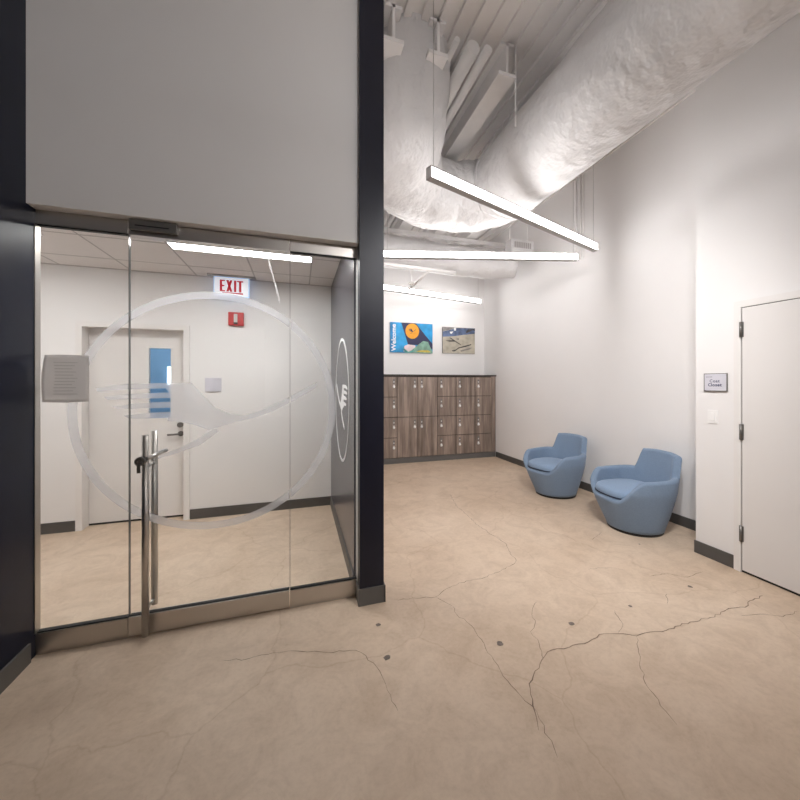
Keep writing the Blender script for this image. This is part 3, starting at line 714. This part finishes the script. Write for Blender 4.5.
# ------------------------------------------------------------------ posters
PY = 6.985
def poster(name, x0, x1, z0, z1, label):
    r = empty(name, ((x0 + x1) / 2, PY, z0), label, 'poster')
    bx('canvas', 'edge', x0, x1, PY - .018, 6.998, z0, z1, parent=r)
    return r
fp = lambda u, v, ww: (u, PY - .018 - ww, v)
def clipbox(b, x0, x1, z0, z1):
    for co, no in (((x0, 0, 0), (-1, 0, 0)), ((x1, 0, 0), (1, 0, 0)), ((0, 0, z0), (0, 0, -1)), ((0, 0, z1), (0, 0, 1))):
        bmesh.ops.bisect_plane(b.bm, geom=b.bm.verts[:] + b.bm.edges[:] + b.bm.faces[:], plane_co=co, plane_no=no, clear_outer=True)
X0, X1, Z0, Z1 = 1.752, 2.661, 2.136, 2.743
p = poster('welcome_poster', X0, X1, Z0, Z1, 'bright blue Welcome poster showing an aircraft tail fin')
b = mb('sky'); b.prism([(X0, Z0), (X1, Z0), (X1, Z1), (X0, Z1)], fp, 0, .001)
b.mat(M['skyd']); b.prism([(X0, Z0), (X0 + .055, Z0), (X0 + .055, Z1), (X0, Z1)], fp, .001, .0015)
b.mat(M['fin']); b.prism([(1.985, Z1), (2.292, Z1), (2.55, 2.45), (2.70, 2.29), (2.70, 2.20), (2.476, 2.297), (2.128, 2.300)], fp, .001, .002)
b.mat(M['orange']); b.prism([(2.218 + .146 * math.cos(t), 2.578 + .156 * math.sin(t)) for t in [2 * PI * k / 40 for k in range(40)]], fp, .002, .003)
b.mat(M['fin'])
for poly in CRANE: b.prism([(2.218 + q[0] * .10, 2.588 + q[1] * .17) for q in poly], fp, .003, .0036)
b.mat(M['cloud']); b.prism([(2.03, 2.16), (2.05, 2.27), (2.13, 2.305), (2.28, 2.29), (2.30, 2.20), (2.20, 2.15)], fp, .003, .004)
b.mat(M['hillgreen']); b.prism([(2.10, Z0), (2.20, 2.19), (2.34, 2.30), (2.45, 2.385), (2.56, 2.37), (2.60, 2.28), (2.66, 2.17), (X1, Z0)], fp, .004, .005)
b.mat(M['tealgreen']); b.prism([(2.01, 2.25), (2.03, 2.19), (2.14, 2.15), (2.25, 2.19), (2.30, 2.26), (2.24, 2.16), (2.16, Z0), (2.06, Z0)], fp, .005, .006)
b.mat(M['yellow']); b.prism([(2.30, 2.155), (2.36, 2.19), (2.55, 2.20), (2.61, 2.17), (2.60, 2.15)], fp, .005, .006)
clipbox(b, X0, X1, Z0, Z1)
b.build('print', p)
b = mb('white_print'); text_into(b, 'Welcome', .128, lambda u, v, ww: fp(1.830 - v, 2.165 + u, .0015 + ww + .0006), depth=.0006, bold=.0032, sx=1.06, align='LEFT'); b.build('lettering', p, label='bold white letters reading Welcome')
X0, X1, Z0, Z1 = 2.888, 3.640, 2.148, 2.702
p = poster('aerial_poster', X0, X1, Z0, Z1, 'beige and slate blue poster with dark strokes on the end wall')
U = lambda a, c: (X0 + (a - 112) / 578 * (X1 - X0), Z1 - (c - 140) / 475 * (Z1 - Z0))
b = mb('sand'); b.prism([(X0, Z0), (X1, Z0), (X1, Z1), (X0, Z1)], fp, 0, .001)
def poly(m, pts, w0): b.mat(M[m]); b.prism([U(*q) for q in pts], fp, w0, w0 + .0008)
poly('pblue', [(112, 320), (320, 300), (480, 270), (690, 240), (690, 140), (360, 150), (250, 185), (112, 225)], .001)
poly('pmid', [(112, 140), (340, 140), (250, 180), (112, 220)], .002)
poly('pdark', [(560, 165), (690, 150), (690, 185), (640, 180), (540, 235), (520, 225)], .002)
poly('white_print', [(310, 145), (345, 145), (345, 200), (310, 200)], .003)
poly('white_print', [(235, 225), (300, 215), (270, 262), (245, 255)], .003)
poly('pdark', [(225, 330), (260, 335), (430, 445), (435, 462), (380, 430), (290, 375)], .001)
poly('pdark', [(160, 385), (290, 375), (340, 400), (230, 405)], .002)
poly('pdark', [(270, 562), (340, 545), (390, 505), (500, 470), (620, 435), (625, 450), (520, 490), (400, 520), (330, 575), (290, 580)], .001)
poly('pmid', [(420, 560), (600, 505), (640, 500), (600, 530), (440, 580)], .001)
poly('pmid', [(355, 340), (400, 335), (400, 365), (365, 360)], .001)
clipbox(b, X0, X1, Z0, Z1)
b.build('print', p)

# ------------------------------------------------------------------ blue lounge chairs
def sm(a, b_, t):
    t = max(0, min(1, (t - a) / (b_ - a))); return t * t * (3 - 2 * t)
def plan(th, z, inset=0.0):
    t = min(1.0, max(0, (z - .04) / .40)); t2 = max(0, z - .44)
    af = .265 + (.425 - .265) * t ** .9 - inset
    ab = .265 + (.300 - .265) * t + .22 * t2 - inset
    c, s = math.cos(th), math.sin(th)
    bw = .265 + (.375 - .265) * t ** .85 - .035 * t * sm(0, .8, -c) - inset
    n = 2.0 + .6 * t
    ax = af if c >= 0 else ab
    nb = n if c >= 0 else n + .7 * t
    return ax * math.copysign(abs(c) ** (2 / nb), c), bw * math.copysign(abs(s) ** (2 / nb), s)
def rim(th):
    d = abs(math.degrees(math.atan2(math.sin(th), math.cos(th))))
    h = .360 + .210 * sm(26, 72, d) + .012 * sm(72, 120, d)
    return h + .205 * sm(130, 146, d) + .012 * sm(146, 180, d)
def make_chair(label, first=None):
    root = empty('lounge_chair', (0, 0, 0), label, 'chair', 'blue lounge chairs')
    b = mb('bluefab'); N = 176; TH = .062; r = TH / 2
    ths = [2 * PI * k / N for k in range(N)]
    cols = []
    for th in ths:
        H = rim(th); col = []
        for k in range(15):
            z = .026 + (H - r - .026) * k / 14; x, y = plan(th, z); col.append((x, y, z))
        for k in range(1, 8):
            a = PI * k / 8; z = H - r + r * math.sin(a); x, y = plan(th, H - r, r * (1 - math.cos(a))); col.append((x, y, z))
        for k in range(0, 9):
            z = H - r - (H - r - .315) * k / 8; x, y = plan(th, z, TH); col.append((x, y, z))
        cols.append([b.bm.verts.new(c) for c in col])
    for i in range(N):
        A, B = cols[i], cols[(i + 1) % N]
        for k in range(len(A) - 1): b.face([A[k], B[k], B[k + 1], A[k + 1]], True)
    b.face([c[0] for c in cols][::-1]); b.face([c[-1] for c in cols])
    sh = b.build('shell', root); sh.location = (0, 0, 0)
    # cushion
    b = mb('bluecush'); rings = []; prof = [(.06, .350), (.012, .356), (0, .372), (0, .400), (.008, .424), (.03, .440), (.09, .452), (.17, .458), (.25, .460)]
    for ins, z in prof:
        rings.append([b.bm.verts.new((*[q for q in plan2(th, ins)], z)) for th in ths[::2]])
    n2 = len(rings[0])
    for A, B in zip(rings, rings[1:]):
        for k in range(n2): b.face([A[k], A[(k + 1) % n2], B[(k + 1) % n2], B[k]], True)
    b.face(rings[0][::-1]); b.face(rings[-1], True)
    cu = b.build('seat_cushion', root); 
    b = mb('seam'); R_ = []
    for k, th in enumerate(ths[::2]):
        x, y = plan2(th, -.006); x2, y2 = plan2(th, .012); R_.append([b.bm.verts.new(q) for q in ((x2, y2, .366), (x, y, .366), (x, y, .378), (x2, y2, .378))])
    for k in range(n2):
        A, B = R_[k], R_[(k + 1) % n2]
        for q in range(4): b.face([A[q], B[q], B[(q + 1) % 4], A[(q + 1) % 4]])
    b.build('piping', cu, label='dark seam around the cushion')
    b = mb('blackbase'); b.cyl((0, 0, 0), (0, 0, .030), .258, 48); b.build('base', root, label='round black base')
    return root
def plan2(th, ins):
    c, s = math.cos(th), math.sin(th)
    ax = (.362 if c >= 0 else .235) - ins; bw = .305 - ins
    ax = max(ax, .02); bw = max(bw, .02)
    return ax * math.copysign(abs(c) ** (2 / 2.6), c), bw * math.copysign(abs(s) ** (2 / 2.6), s)
def copy_tree(o, parent=None):
    c = o.copy(); COL.objects.link(c); c.parent = parent
    for ch in o.children: copy_tree(ch, c)
    return c
c1 = make_chair('blue lounge chair closer to the lockers')
c2 = copy_tree(c1); c2['label'] = 'blue lounge chair closer to the closet door'
c1.location = (3.375, 4.09, 0); c1.rotation_euler = (0, 0, math.radians(188))
c2.location = (3.375, 2.87, 0); c2.rotation_euler = (0, 0, math.radians(171))
